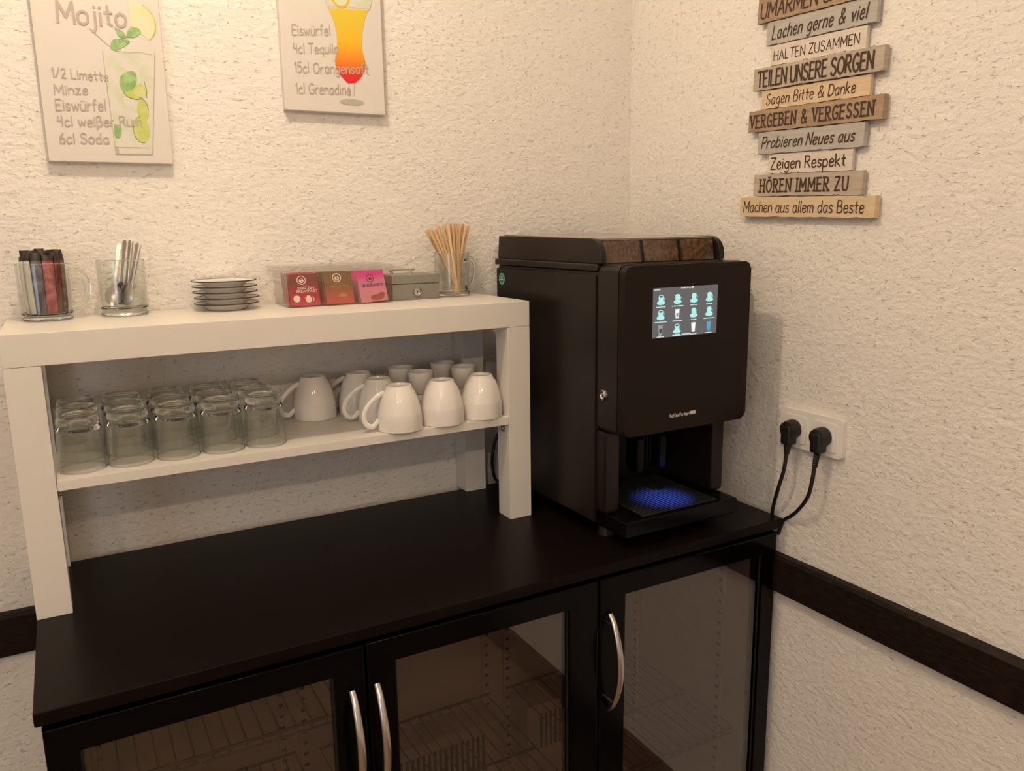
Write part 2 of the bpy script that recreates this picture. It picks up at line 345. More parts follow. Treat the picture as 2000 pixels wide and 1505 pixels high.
# ------------------------------------------------------------------ the room
RX0, RY0, RZ = -3.7, -4.4, 2.6
def struct(name, mb, m): return tag(mb.build(name, m), kind='structure')
struct('floor', MB().box(RX0-.1, .1, RY0-.1, .1, -.08, 0), M['floor'])
struct('ceiling', MB().box(RX0-.1, .1, RY0-.1, .1, RZ, RZ+.08), M['ceil'])
struct('wall_back', MB().box(RX0-.1, .1, 0, .1, 0, RZ), M['plaster'])
struct('wall_right', MB().box(0, .1, RY0, 0, 0, RZ), M['plaster'])
struct('wall_left', MB().box(RX0-.1, RX0, RY0, 0, 0, RZ), M['ceil'])
fr = MB().box(RX0-.1, -2.9, RY0-.1, RY0, 0, RZ).box(-1.7, .1, RY0-.1, RY0, 0, RZ).box(-2.9, -1.7, RY0-.1, RY0, 0, .9).box(-2.9, -1.7, RY0-.1, RY0, 2.2, RZ)
struct('wall_front', fr, M['ceil'])
wf = MB()
for a in ((-2.9, -2.85, .9, 2.2), (-1.75, -1.7, .9, 2.2), (-2.85, -1.75, .9, .95), (-2.85, -1.75, 2.15, 2.2), (-2.32, -2.28, .95, 2.15)):
    wf.box(a[0], a[1], RY0-.07, RY0-.02, a[2], a[3])
wo = struct('window_1', wf, M['socket'])
MB().box(-2.85, -1.75, RY0-.048, RY0-.043, .95, 2.15).build('pane', M['acryl'], wo)
ZR, HR = 0.8176, 0.0794
rail = [(0, 0), (-.020, 0), (-.022, .003), (-.022, HR-.006), (-.016, HR), (0, HR)]
struct('trim_1', MB().prism([(x, ZR-HR+z) for x, z in rail], 'y', -3.2, -.0), M['rail'])
struct('trim_2', MB().prism([(y, ZR-HR+z) for y, z in rail], 'x', -3.3, -.022), M['rail'])

struct('baseboard_right', MB().prism([(0, 0), (-.016, 0), (-.016, .088), (-.012, .098), (0, .10)], 'y', -3.2, -.60), M['board'])
# ------------------------------------------------------------------ bottle cooler
FX0, FX1, FY0, FY1, FZ = -1.3472, -.0130, -.5495, -.030, .900
c = thing('bottle_cooler', (-.675, -.29, 0), 'low black bottle cooler with three glass doors standing in the corner', 'fridge')
def W(mb, name, m, par, off): # build in world coordinates under a thing placed at off
    for v in mb.bm.verts: v.co -= Vector(off)
    return mb.build(name, m, par)
CO = (-.675, -.29, 0)
W(MB().box(FX0, FX1, FY0, FY1, FZ-.020, FZ, .0025), 'worktop', M['top'], c, CO)
bx0, bx1, by0, by1 = FX0+.006, FX1-.001, -.505, FY1-.004
cas = MB()
cas.box(bx0, bx0+.03, by0, by1, .08, FZ-.0205).box(bx1-.03, bx1, by0, by1, .08, FZ-.0205).box(bx0+.03, bx1-.03, by0, by1, FZ-.035, FZ-.0205)
cas.box(bx0+.03, bx1-.03, by0, by1, .08, .12).box(bx0+.03, bx1-.03, by1-.03, by1, .12, FZ-.035)
cas.box(bx0+.03, bx1-.03, -.46, by1-.03, .0, .08)
W(cas, 'cabinet_body', M['black'], c, CO)
W(MB().box(bx0, bx1, by0-.012, by0-.0005, FZ-.034, FZ-.0205, .002), 'header_strip', M['black'], c, CO)
lin = MB().box(bx0+.031, bx1-.031, by1-.036, by1-.031, .125, FZ-.036).box(bx0+.031, bx0+.035, by0+.01, by1-.037, .125, FZ-.036).box(bx1-.035, bx1-.031, by0+.01, by1-.037, .125, FZ-.036)
lin.box(bx0+.036, bx1-.036, by0+.01, by1-.037, FZ-.041, FZ-.036).box(bx0+.036, bx1-.036, by0+.01, by1-.037, .121, .126)
W(lin, 'inner_liner', M['liner'], c, CO)
yb = by1-.0365
def strip(x, y, along):
    s = MB()
    if along == 'x': s.box(x-.011, x+.011, y-.004, y, .16, .855)
    else: s.box(x-.002, x+.002, y-.011, y+.011, .16, .855)
    for k in range(26):
        z = .175+k*.026
        if along == 'x': s.box(x-.005, x+.005, y-.0046, y-.001, z, z+.007, mi=1)
        else: s.box(x-.0026, x+.0026, y-.005, y+.005, z, z+.007, mi=1)
    W(s, 'shelf_rail', [M['liner'], M['slot']], c, CO)
for x in (-1.29, -.950, -.905, -.465, -.408, -.062): strip(x, yb, 'x')
strip(bx1-.038, -.12, 'y'); strip(bx1-.038, -.42, 'y'); strip(bx0+.038, -.42, 'y')
for (x0, x1) in ((-.80, -.475), (-.400, -.13)):
    f = MB().box(x0, x1, yb-.085, yb, .215, .372, .004)
    k = 0; x = x0+.035
    while x < x1-.035:
        f.box(x, x+.0065, yb-.0858, yb-.08, .255, .345, mi=1); x += .0135
    W(f, 'fan_cover', [M['liner'], M['slot']], c, CO)
def wires(x0, x1, z):
    s = MB(); y0, y1 = -.468, yb-.006
    for y in (y0, y0+.16, y1): s.tube([(x0, y, z), (x1, y, z)], .003, 8)
    s.tube([(x0, y0, z-.012), (x1, y0, z-.012)], .002, 8)
    n = int((x1-x0)/.0245)
    for i in range(n+1):
        x = x0+(x1-x0)*i/n; s.tube([(x, y0, z-.012), (x, y0, z+.003), (x, y1, z+.003)], .0016, 6)
    W(s, 'wire_shelf', M['wire'], c, CO)
wires(-1.285, -.93, .718); wires(-.875, -.47, .388); wires(-.40, -.05, .388); wires(-1.285, -.93, .40)
def door(x0, x1, hx, gx0, gx1):
    o = W(MB().box(gx0-.001, gx0, 0, 0, 0, 0) if 0 else frame(x0, x1, .085, .8655, gx0, gx1, .13, .825, -.5365, -.5065), 'door', M['black'], c, CO)
    W(frame(gx0-.002, gx1+.002, .128, .827, gx0+.004, gx1-.004, .134, .821, -.5300, -.5290), 'gasket', M['seal'], o, CO)
    W(MB().box(gx0-.001, gx1+.001, -.5275, -.5235, .129, .826), 'glass_pane', M['pane'], o, CO)
    zc = .70; h = MB(); pts = []
    for k in range(17):
        t = -1+2*k/16; pts.append((hx, -.5365-.004-.030*(1-t*t)-(.004 if abs(t) < 1 else 0), zc+.096*t))
    h.tube(pts, [.0055+.0015*(1-abs(-1+2*k/16)) for k in range(17)], 12, flat=.8)
    for t in (-.80, .80):
        h.cyl((hx, -.536, zc+.096*t), (hx, -.5365-.004-.030*(1-t*t), zc+.096*t), .004, 10)
    W(h, 'handle', M['chrome'], o, CO)
def frame(x0, x1, z0, z1, ix0, ix1, iz0, iz1, y0, y1):
    mb = MB(); bm = mb.bm; O = [(x0, z0), (x1, z0), (x1, z1), (x0, z1)]; I = [(ix0, iz0), (ix1, iz0), (ix1, iz1), (ix0, iz1)]
    V = [[bm.verts.new((x, y, z)) for x, z in L] for L in (O, I) for y in (y0, y1)]
    o0, o1, i0, i1 = V
    for k in range(4):
        l = (k+1) % 4
        bm.faces.new([o0[k], o0[l], i0[l], i0[k]]); bm.faces.new([o1[k], i1[k], i1[l], o1[l]])
        bm.faces.new([o0[k], o1[k], o1[l], o0[l]]); bm.faces.new([i0[k], i0[l], i1[l], i1[k]])
    bmesh.ops.recalc_face_normals(bm, faces=bm.faces)
    bmesh.ops.bevel(bm, geom=list({e for v in o0 for e in v.link_edges if e.other_vert(v) in o0}), offset=.004, segments=3, profile=.5, affect='EDGES', clamp_overlap=True)
    return mb
door(-1.341, -.909, -.933, -1.302, -.958)
door(-.906, -.467, -.893, -.860, -.529)
door(-.464, -.015, -.444, -.407, -.053)

# ------------------------------------------------------------------ white shelf rack
SX0, SX1, SY0, SY1 = -1.3471, -.4471, -.2636, -.0060
SO = ((SX0+SX1)/2, (SY0+SY1)/2, FZ)
s_ = thing('shelf_rack', SO, 'white table-like shelf rack with one lower board standing on the black cooler', 'shelf')
W(MB().box(SX0, SX1, SY0, SY1, FZ+.40, FZ+.45, .0012), 'tabletop', M['white'], s_, SO)
for x in (SX0, SX1-.05):
    for y in (SY0, SY1-.05): W(MB().box(x, x+.05, y, y+.05, FZ, FZ+.3997, .001), 'leg', M['white'], s_, SO)
ZM = 1.119
W(MB().box(SX0+.0505, SX1-.0505, SY0+.001, SY1, ZM-.0165, ZM, .0008), 'shelf_board', M['white'], s_, SO)
for x, sg in ((SX0+.0505, 1), (SX1-.0505, -1)):
    for y in (SY0+.025, SY1-.03):
        b = MB().box(min(x, x+sg*.0015), max(x, x+sg*.0015), y-.008, y+.008, ZM-.036, ZM-.0168, .0003).box(min(x, x+sg*.016), max(x, x+sg*.016), y-.008, y+.008, ZM-.0186, ZM-.0168, .0003)
        b.lathe([(0, x+sg*.0045), (.003, x+sg*.004), (.004, x+sg*.0015)], 12, (y, ZM-.028), axis='x')
        W(b, 'shelf_bracket', M['bracket'], s_, SO)

# ------------------------------------------------------------------ coffee machine
XL, XR, YB, YS, YF = -.405, -.105, -.050, -.437, -.521
KO = ((XL+XR)/2, -.28, FZ)
k = thing('coffee_machine', KO, 'large black automatic coffee machine with glowing touch screen standing on the cooler', 'coffee machine')
K = lambda mb, name, m, par=None: W(mb, name, m, par or k, KO)
for x in (XL+.03, XR-.03):
    for y in (YB-.04, -.43): K(MB().lathe([(0, FZ+.0003), (.016, FZ+.0003), (.017, FZ+.003), (.014, FZ+.0245), (0, FZ+.0245)], 20, (x, y)), 'foot', M['rubber'])
body = MB()
body.box(XL+.004, XR-.004, YB, -.302, .925, 1.4125, .003)                         # rear block
body.box(XL+.001, XR-.001, -.44, -.3015, 1.118, 1.4125, .002)                     # upper front block
body.box(XL+.001, XL+.035, -.468, -.3015, .9555, 1.1175, .008).box(XR-.035, XR-.001, -.468, -.3015, .9555, 1.1175, .008)   # pillars of the bay
K(body, 'body', M['mblack'])
K(MB().box(XL-.0025, XL+.0035, -.4355, YB-.003, .933, 1.4065, .0012), 'side_panel', M['mblack'])
K(MB().box(XR-.0035, XR+.0025, -.4355, YB-.003, .933, 1.4065, .0012), 'side_panel', M['mblack'])
K(MB().box(XL-.0045, XR+.0045, -.441, YB+.002, 1.4135, 1.427, .0035, seg=3), 'top_rim', M['mblack'])
K(MB().box(XL+.036, XR-.036, -.3014, -.300, .956, 1.1175), 'bay_back_panel', M['mgloss'])
# hopper housing: two cheeks with rounded front, a lid, three bean windows
def cheek(x0, x1):
    p = [(YB-.004, 1.4275), (YB-.010, 1.4760)]
    for t in range(0, 91, 10): p.append((-.413-.034*math.sin(R(t)), 1.4380+.034*math.cos(R(t))))
    p.append((-.447, 1.4275)); return MB().prism(p, 'x', x0, x1, bev=.0012)
K(cheek(XL+.001, XL+.013), 'hopper_cheek', M['mblack']); K(cheek(XR-.013, XR-.001), 'hopper_cheek', M['mblack'])
K(MB().prism([(-.4245, 1.4682), (-.4245, 1.4712), (YB-.012, 1.4785), (YB-.012, 1.4720)], 'x', XL+.0135, XR-.0135, bev=.0010), 'hopper_lid', M['mlid'])
K(MB().box(XL+.0135, XR-.0135, YB-.022, YB-.012, 1.4275, 1.4678), 'hopper_rear_wall', M['mblack'])
ww = (XR-XL-.027)/3
for i in range(3):
    x0 = XL+.0135+i*ww+.004; x1 = x0+ww-.008
    h = K(MB().prism([(-.4365, 1.4278), (-.428, 1.4672), (-.18, 1.4672), (-.18, 1.4278)], 'x', x0, x1), 'bean_hopper', M['bean'])
    K(MB().prism([(-.4395, 1.4278), (-.431, 1.4674), (-.4285, 1.4674), (-.437, 1.4278)], 'x', x0-.002, x1+.002), 'hopper_window', M['hopper'], h)
for i in (1, 2):
    x = XL+.0135+i*ww; K(MB().prism([(-.4415, 1.4275), (-.432, 1.4677), (-.20, 1.4677), (-.20, 1.4275)], 'x', x-.0018, x+.0018), 'hopper_divider', M['mblack'])
# door
dm = MB().prism(rrect(XL, XR, 1.117, 1.426, .012), 'y', -.5005, -.4415, bev=.003)
d = K(dm, 'front_door', M['mblack'])
K(MB().prism(rrect(XL+.001, XR-.001, 1.118, 1.425, .013), 'y', -.5205, -.5010, bev=.003), 'front_panel', M['mfront'], d)
# screen on the front panel: flat, glowing
YP = -.5207
scr = K(MB().box(-.343, -.190, YP, YP+.0006, 1.2945, 1.3845), 'touch_screen', M['screen'], d)
def F(u, v, dy=.0004): return (u-KO[0], YP-dy-KO[1], v-KO[2])
def cup_icon(cx, cy, full=True, m='icon'):
    a = [ell(cx, cy-.0046, .0092, .0040), [(cx-.0056, cy+.0062), (cx-.0050, cy-.0005), (cx-.0030, cy-.0045), (cx+.0030, cy-.0045), (cx+.0050, cy-.0005), (cx+.0056, cy+.0062)], ell(cx, cy+.0062, .0056, .0030)]
    o = flat('drink_icon', a+band(ell(cx+.0060, cy+.0020, .0018, .0024, -90, 90, 8), .0010), M[m], scr, F)
    return o
def glass_icon(cx, cy, m):
    return flat('drink_icon', [[(cx-.0052, cy+.009), (cx-.0036, cy-.008), (cx+.0036, cy-.008), (cx+.0052, cy+.009)]], M[m], scr, F)
gx = [-.3250, -.2865, -.2475, -.2100]; gy = [1.3625, 1.3355, 1.3085]
for r_, row in enumerate((('c', 'f', 'f', 'f'), ('c', 'g', 'f', 'f'), ('q', 'c', 'w', 'b'))):
    for c_, kd in enumerate(row):
        x, y = gx[c_], gy[r_]
        if kd in 'cf': cup_icon(x, y, kd == 'f')
        else: glass_icon(x, y, {'g': 'iconw', 'q': 'icong', 'w': 'iconw', 'b': 'iconb'}[kd])
        if kd in 'c': flat('drink_icon_detail', [ell(x, y+.0064, .0040, .0016)], M['icond'], scr, lambda u, v: F(u, v, .0006))
        if kd in 'gq': flat('drink_icon_detail', [[(x-.0028, y+.002), (x-.0022, y-.005), (x+.0022, y-.005), (x+.0028, y+.002)]], M['icond' if kd == 'q' else 'icong'], scr, lambda u, v: F(u, v, .0006))
names = (('Kaffee', 'Cappu', 'Espresso', 'Kakao'), ('Kaffee', 'Latte', 'Mokka', 'Espresso'), ('Milch', 'Kaffee', 'Milch', 'Wasser'))
def scribble(x, y, wd, h):   # unreadably small caption, kept as blurred dashes
    rg = random.Random(int(x*9999+y*777)); out = []; u = x-wd/2
    while u < x+wd/2:
        q = rg.uniform(.0007, .0014); out += [[(u, y), (u+q, y), (u+q, y+h*rg.uniform(.6, 1)), (u, y+h*rg.uniform(.6, 1))]]; u += q+.0004
    return out
for r_ in range(3):
    for c_, wd in enumerate(((.021, .026, .016, .015), (.028, .022, .013, .026), (.016, .018, .016, .015))[r_]): flat('screen_caption', scribble(gx[c_], gy[r_]-.0130, wd, .0020), M['iconw'], scr, F)
flat('screen_caption', scribble(-.3345, 1.3805, .015, .0018), M['iconw'], scr, F); flat('screen_caption', scribble(-.327, 1.2975, .006, .002), M['iconw'], scr, F)
def PT(u0, v0, dy=.0004): return lambda u, v: F(u0+u, v0+v, dy)
put_text('screen_title', 'Kaffee Partner', M['iconw'], scr, PT(-.279, 1.3815), .024, .0024, .2)
flat('screen_title', [rrect(-.2535, -.2495, 1.3812, 1.3842, .0006, 2)], M['iconw'], scr, F)
put_text('screen_title', 'Bitte Aus', M['iconw'], scr, PT(-.289, 1.2962), .038, .0030, .17) if 0 else flat('screen_caption', scribble(-.288, 1.2965, .018, .0028)+scribble(-.265, 1.2965, .020, .0028), M['iconw'], scr, F)
put_text('maker_lettering', 'Kaffee Partner', M['silver'], d, PT(-.2985, 1.1435), .046, .0062, .17, slant=.15)
flat('maker_emblem', [rrect(-.2505, -.2355, 1.1437, 1.1500, .0015, 3)], M['silver'], d, F)
# lock on the side of the door, sticker on the side panel
lk = MB().lathe([(0, XL-.0028), (.0045, XL-.0028), (.0052, XL-.002), (.0075, XL-.0042), (.0098, XL-.003), (.0105, XL+.0005), (0, XL+.0005)], 28, (-.461, 1.188), axis='x')
lk.box(XL-.0036, XL-.0030, -.4616, -.4604, 1.1855, 1.1905, mi=1)
K(lk, 'lock', [M['chrome'], M['slot']])
st = K(MB().lathe([(0, XL-.0030), (.0135, XL-.0030), (.0135, XL-.0024), (0, XL-.0024)], 32, (-.078, 1.383), axis='x'), 'round_sticker', M['green'])
def G(u, v): return (XL-.0032-KO[0], -.078-u-KO[1], 1.383+v-KO[2])
flat('sticker_print', band(ell(0, 0, .0112)+[(.0112, 0)], .0012)+[[(-.006, .0015), (.006, .0015), (.006, .003), (-.006, .003)], [(-.007, -.002), (.007, -.002), (.007, -.0005), (-.007, -.0005)], [(-.004, .005), (.004, .005), (.004, .0065), (-.004, .0065)]], M['pale'], st, G)
# spout, drip tray, light
K(MB().tube(crom([(-.392, -.0475, 1.04), (-.412, -.0430, 1.01), (-.4215, -.0415, .965), (-.4190, -.0405, .930), (-.409, -.0395, .9075), (-.385, -.0395, .9060), (-.30, -.0395, .9060)], 6), .0036, 10), 'power_cord', M['rubber'])
sp = MB().box(-.300, -.215, -.415, -.3016, 1.078, 1.1172, .006).box(-.297, -.276, -.425, -.385, 1.008, 1.0785, .007).box(-.239, -.218, -.425, -.385, 1.008, 1.0785, .007)
for i in range(3): sp.cyl((-.2665+i*.009, -.405, 1.0785), (-.2665+i*.009, -.405, 1.022), .0028, 12)
K(sp, 'spout', M['mgloss'])
tr = K(MB().box(XL+.010, XR-.010, -.519, -.3025, .9225, .9545, .0035), 'drip_tray', M['mgloss'])
gm = MB()
for i in range(23):
    x = -.345+i*.0082; gm.box(x, x+.0055, -.505, -.315, .9548, .9562, .0005)
for y in (-.507, -.41, -.315): gm.box(-.347, -.160, y, y+.004, .9546, .9552)
K(gm, 'drip_grate', M['grate'], tr)
K(MB().box(-.2525, -.2415, -.471, -.465, 1.1145, 1.117), 'tray_light', M['led'])
ll = lamp('tray_light', 'SPOT', (-.247, -.464, 1.1135), 10.0, (0.08, 0.16, 1.0), .004, spot_size=R(50), spot_blend=1.0)
ll.rotation_euler = (R(6), 0, 0)

# ------------------------------------------------------------------ wall socket and plugs
so = thing('wall_socket', (0, -.6, 1.093), 'white double wall socket on the right wall beside the coffee machine', 'socket')
sw = MB().prism(rrect(-.0755, .0755, -.0385, .0385, .006), 'x', -.011, -.0006, bev=.003)
sw.build('cover_plate', M['socket'], so)
for yy in (.036, -.036):
    f = MB().prism(rrect(yy-.0275, yy+.0275, -.0275, .0275, .004), 'x', -.0135, -.0112, bev=.0008)
    ob = f.build('socket_insert', M['socket'], so)
    MB().lathe([(0, -.0138), (.0195, -.0138), (.0205, -.0142), (.022, -.0142), (.022, -.0130), (0, -.0130)], 32, (yy, 0), axis='x').build('socket_cup', M['socket'], ob)
def plug(name, y, z, label, ribs, cord):
    p = thing(name, (0, y, z), label, 'plug', 'power plugs in the double socket')
    b = MB().lathe([(0, -.0145), (.0185, -.0145), (.0192, -.018), (.0185, -.030), (.0165, -.037), (.008, -.040), (0, -.040)], 32, (0, 0), axis='x')
    b.box(-.041, -.017, -.012, .012, -.030, .010, .005, seg=3)
    b.build('plug_body', M['rubber'], p)
    r = MB(); n = 8
    if ribs:
        pts = []; rs = []
        for i in range(n*2+1): pts.append((-.029-.0004*i, 0, -.028-.0019*i)); rs.append((.0074 if i % 2 else .0058)*(1-.016*i))
        r.tube(pts, rs, 12); zz = -.028-.0019*(n*2)
    else:
        r.tube([(-.029, 0, -.027), (-.030, .0005, -.037), (-.031, .001, -.050)], [.0075, .0068, .005], 12); zz = -.050
    r.build('strain_relief', M['rubber'], p)
    MB().tube(crom(cord, 8), .0038, 10).build('power_cord', M['rubber'], p)
    return p
plug('power_plug', -.5640, 1.093, 'black angled plug with smooth neck in the left half of the socket', False, [(-.031, .001, -.048), (-.033, .004, -.085), (-.028, .022, -.135), (-.0125, .044, -.175), (-.0065, .054, -.210), (-.0063, .062, -.25)])
plug('power_plug', -.6360, 1.093, 'black angled plug with ribbed neck in the right half of the socket', True, [(-.0355, 0, -.058), (-.037, .002, -.085), (-.034, .012, -.12), (-.025, .037, -.153), (-.0125, .068, -.182), (-.0065, .094, -.203), (-.0063, .105, -.235)])

# ------------------------------------------------------------------ canvas prints
def canvas(loc, wd, ht, label):
    p = thing('canvas_print', loc, label, 'picture', 'cocktail canvas prints on the back wall')
    MB().box(0, wd, -.0185, -.0006, 0, ht, .0018).build('canvas', M['canvas'], p); return p
PY = -.0190
def on(u0, v0, sl=0.0, dy=0.0): return lambda u, v: (u0+u, PY-dy, v0+v+sl*(u))
P1 = canvas((-1.254, 0, 1.6165), .1985, .30, 'white canvas print with the word Mojito and a lime drink')
gl = [(0.1009, 0.186), (0.1846, 0.1890), (0.1650, 0.0155), (0.1053, 0.0150)]
M['pglass'] = mat('printed_glass', (0.66, 0.63, 0.56), .75, var=((0.58, 0.60, 0.44), 45, 0.45, 0.65))
M['plime'] = mat('printed_lime', (0.58, 0.60, 0.25), .75, var=((0.48, 0.54, 0.13), 40, 0.4, 0.6)); M['plimep'] = mat('printed_pale_lime', (0.70, 0.68, 0.47), .75, var=((0.66, 0.66, 0.38), 30, 0.4, 0.6))
M['pmint'] = mat('printed_mint', (0.22, 0.40, 0.14), .75, var=((0.36, 0.52, 0.24), 70, 0.4, 0.6)); M['pgrey'] = mat('printed_grey', (0.44, 0.41, 0.36), .75); M['pdark'] = mat('printed_dark_green', (0.20, 0.24, 0.10), .75)
art = flat('glass_drawing', [gl], M['pglass'], P1, on(0, 0))
flat('glass_outline', band([gl[0], gl[3]], .0012)+band([gl[1], gl[2]], .0014)+band([gl[3], gl[2]], .002)+band([(.1055, .0265), (.1645, .027)], .0012)+band([(.084, .222), (.098, .208), (.113, .195), (.125, .186)], .0009)+band([(.118, .190), (.14, .186), (.16, .189), (.18, .186)], .0009)+[[(.1053, .015), (.111, .015), (.110, .027), (.105, .027)]], M['pgrey'], P1, on(0, 0, dy=.0003))
flat('lime_slice', [ell(.1555, .2372, .0345, .0345, -50, 100, 20)+[(.150, .232)]], M['plimep'], P1, on(0, 0, dy=.00015))
flat('lime_peel', band(ell(.1555, .2372, .0345, .0345, -50, 62, 20), .0022), M['plime'], P1, on(0, 0, dy=.0003))
for lf_ in ([(.1235, .2267), (.136, .2212), (.1408, .2119), (.1295, .2118)], [(.1408, .2119), (.1459, .226), (.1576, .2295), (.1655, .2231), (.1541, .2132)], [(.1423, .2081), (.1311, .209), (.1177, .2049), (.1153, .1901), (.1295, .1923), (.1457, .2045)]): flat('mint_leaf', [crom(lf_+[lf_[0]], 4)[:-1]], M['pmint'], P1, on(0, 0, dy=.0004))
for q_, e_ in enumerate((ell(.1470, .1245, .0200, .0150, -170, 60, 18), ell(.1560, .0900, .0095, .0185), ell(.1510, .0575, .0135, .0220))): flat('lime_slice', [e_], M['plime'], P1, on(0, 0, dy=.00035+.00002*q_))
flat('lime_peel', band(ell(.1470, .1245, .0200, .0150, -170, -60, 12), .0012)+band(ell(.1500, .0930, .0150, .0205, 0, 90, 10), .0012)+band(ell(.1510, .0575, .0135, .0220, 90, 290, 16), .0010)+band([(.163, .14), (.165, .125), (.1645, .112)], .001), M['pdark'], P1, on(0, 0, dy=.0005))
for lf_ in ([(.1249, .1459), (.1352, .1545), (.1486, .1555), (.1509, .1398), (.144, .1274), (.1281, .1213), (.1228, .1339)], [(.1075, .0653), (.1185, .0617), (.1148, .0434), (.1064, .0451)]): flat('mint_leaf', [crom(lf_+[lf_[0]], 4)[:-1]], M['pmint'], P1, on(0, 0, dy=.0005))
for t, u0, v0, wd, cp, sl, wt in (('Mojito', .0385, .2256, .104, .0335, .038, .13), ('1/2 Limette', .0205, .1380, .0850, .0150, -.010, .125), ('Minze', .0206, .1104, .0510, .0155, .05, .125),
                          ('Eiswürfel', .0204, .0844, .0765, .0180, .045, .12), ('4cl weißer Rum', .0202, .0582, .1310, .0168, .04, .12), ('6cl Soda', .0200, .0298, .0762, .0170, .035, .12)):
    put_text('lettering', t, M['ink'], P1, on(u0, v0, sl, .0006), wd, cp, wt, jit=.02)
P2 = canvas((-.845, 0, 1.7235), .2040, .30, 'white canvas print with an orange drink in a stemmed glass')
lf = [(0.0885, 0.211), (0.0945, 0.1958), (0.1007, 0.1821), (0.1082, 0.1587), (0.1103, 0.1345), (0.1071, 0.1097), (0.1035, 0.093), (0.1121, 0.0723), (0.1274, 0.0568)]
rg_ = [(0.1873, 0.2225), (0.1807, 0.2005), (0.1749, 0.195), (0.1664, 0.1727), (0.1615, 0.1476), (0.1602, 0.1226), (0.1661, 0.0948), (0.1575, 0.0723), (0.1421, 0.0578)]
M['psun'] = grad('printed_sunrise', .056, .19, [(0, (.62, .015, .012)), (.13, (.66, .03, .015)), (.2, (.72, .12, .02)), (.35, (.78, .26, .015)), (.6, (.78, .46, .02)), (.9, (.70, .52, .04))], .75)
lf = crom(lf, 4); rg_ = crom(rg_, 4)
quads = [[lf[i], rg_[i], rg_[i+1], lf[i+1]] for i in range(len(lf)-1)]
flat('glass_drawing', quads[:4], M['pglass'], P2, on(0, 0)); flat('drink_drawing', quads[5:], M['psun'], P2, on(0, 0, dy=.0002))
flat('glass_outline', band(lf, .0009)+band(rg_, .0009)+band([(.1293, .0569), (.1305, .032)], .0016)+band([(.1412, .0577), (.1385, .0324)], .0016)+[ell(.1345, .0210, .0250, .0058)], M['pgrey'], P2, on(0, 0, dy=.0001))
M['porange'] = mat('printed_orange', (0.80, 0.45, 0.03), .75)
flat('orange_slice', [ell(.121, .214, .0185, .0185)], M['porange'], P2, on(0, 0, dy=.0003)); flat('orange_flesh', [ell(.121, .214, .0145, .0145)], M['plimep'], P2, on(0, 0, dy=.0005))
for t, u0, v0, wd, cp, sl in (('Eiswürfel', .0225, .1370, .0740, .0185, .09), ('4cl Tequila', .0228, .1041, .0880, .0180, .08), ('15cl Orangensaft', .0230, .0690, .1480, .0190, .055), ('1cl Grenadine', .0230, .0312, .1090, .0190, .04)):
    put_text('lettering', t, M['ink'], P2, on(u0, v0, sl, .0006), wd, cp, .105, jit=.02)
put_text('lettering', 'Tequila', M['ink'], P2, on(.03, .245, 0, .0006), .14, .035, .09, jit=.02) if 0 else None

# ------------------------------------------------------------------ family-rules board sign
bs = thing('plank_sign', (0, -.565, 1.50), 'wall sign of ten weathered lettered planks on the right wall', 'sign')
bs.rotation_euler = (R(1.6), 0, 0)
def wood(name, c1, c2):
    return mat(name, c1, .8, spec=.2, var=(c2, 16, .35, .68, (1, 1.2, 12)), bump=(60, .25, .001))
WD = dict(b=wood('brown_plank', (.30, .215, .145), (.42, .30, .20)), g=wood('grey_plank', (.41, .385, .35), (.47, .44, .40)), w=wood('white_plank', (.70, .62, .54), (.62, .54, .46)),
          e=wood('greige_plank', (.40, .335, .265), (.50, .425, .34)), y=wood('tan_plank', (.60, .455, .29), (.68, .53, .35)))
# y0 (left end), y1 (right end), z0, z1, colour, thickness, text, left margin, right margin, cap, style
ZB = 1.50
planks = [(-.395, -.713, .008, .0478, 'y', .017, 'Machen aus allem das Beste', .010, .022, .55, dict(weight=.10, space=.17, slant=.05)),
 (-.425, -.681, .0485, .0918, 'e', .014, 'HÖREN IMMER ZU', .018, .030, .56, dict(weight=.155, serif=.14, space=.30, wordgap=.42)),
 (-.458, -.654, .0922, .1310, 'w', .012, 'Zeigen Respekt', .008, .014, .56, dict(weight=.13, space=.16)),
 (-.431, -.676, .1314, .1745, 'g', .015, 'Probieren Neues aus', .010, .020, .50, dict(weight=.13, slant=.22, space=.2)),
 (-.404, -.710, .1750, .2170, 'b', .017, 'VERGEBEN & VERGESSEN', .005, .018, .56, dict(weight=.15, serif=.13, space=.28, wordgap=.45)),
 (-.430, -.678, .2174, .2540, 'y', .013, 'Sagen Bitte & Danke', .014, .030, .56, dict(weight=.10, slant=.12, space=.18, wordgap=.42)),
 (-.410, -.703, .2545, .2970, 'e', .017, 'TEILEN UNSERE SORGEN', .012, .020, .68, dict(weight=.145, space=.18, wordgap=.32)),
 (-.447, -.661, .2974, .3360, 'w', .012, 'HALTEN ZUSAMMEN', .008, .014, .46, dict(weight=.11, space=.2, wordgap=.34)),
 (-.435, -.679, .3364, .3800, 'g', .014, 'Lachen gerne & viel', .014, .020, .56, dict(weight=.12, slant=.22, space=.22, wordgap=.48)),
 (-.411, -.679, .3804, .4260, 'b', .017, 'UMARMEN &', .008, .095, .60, dict(weight=.13, slant=.1, space=.17))]
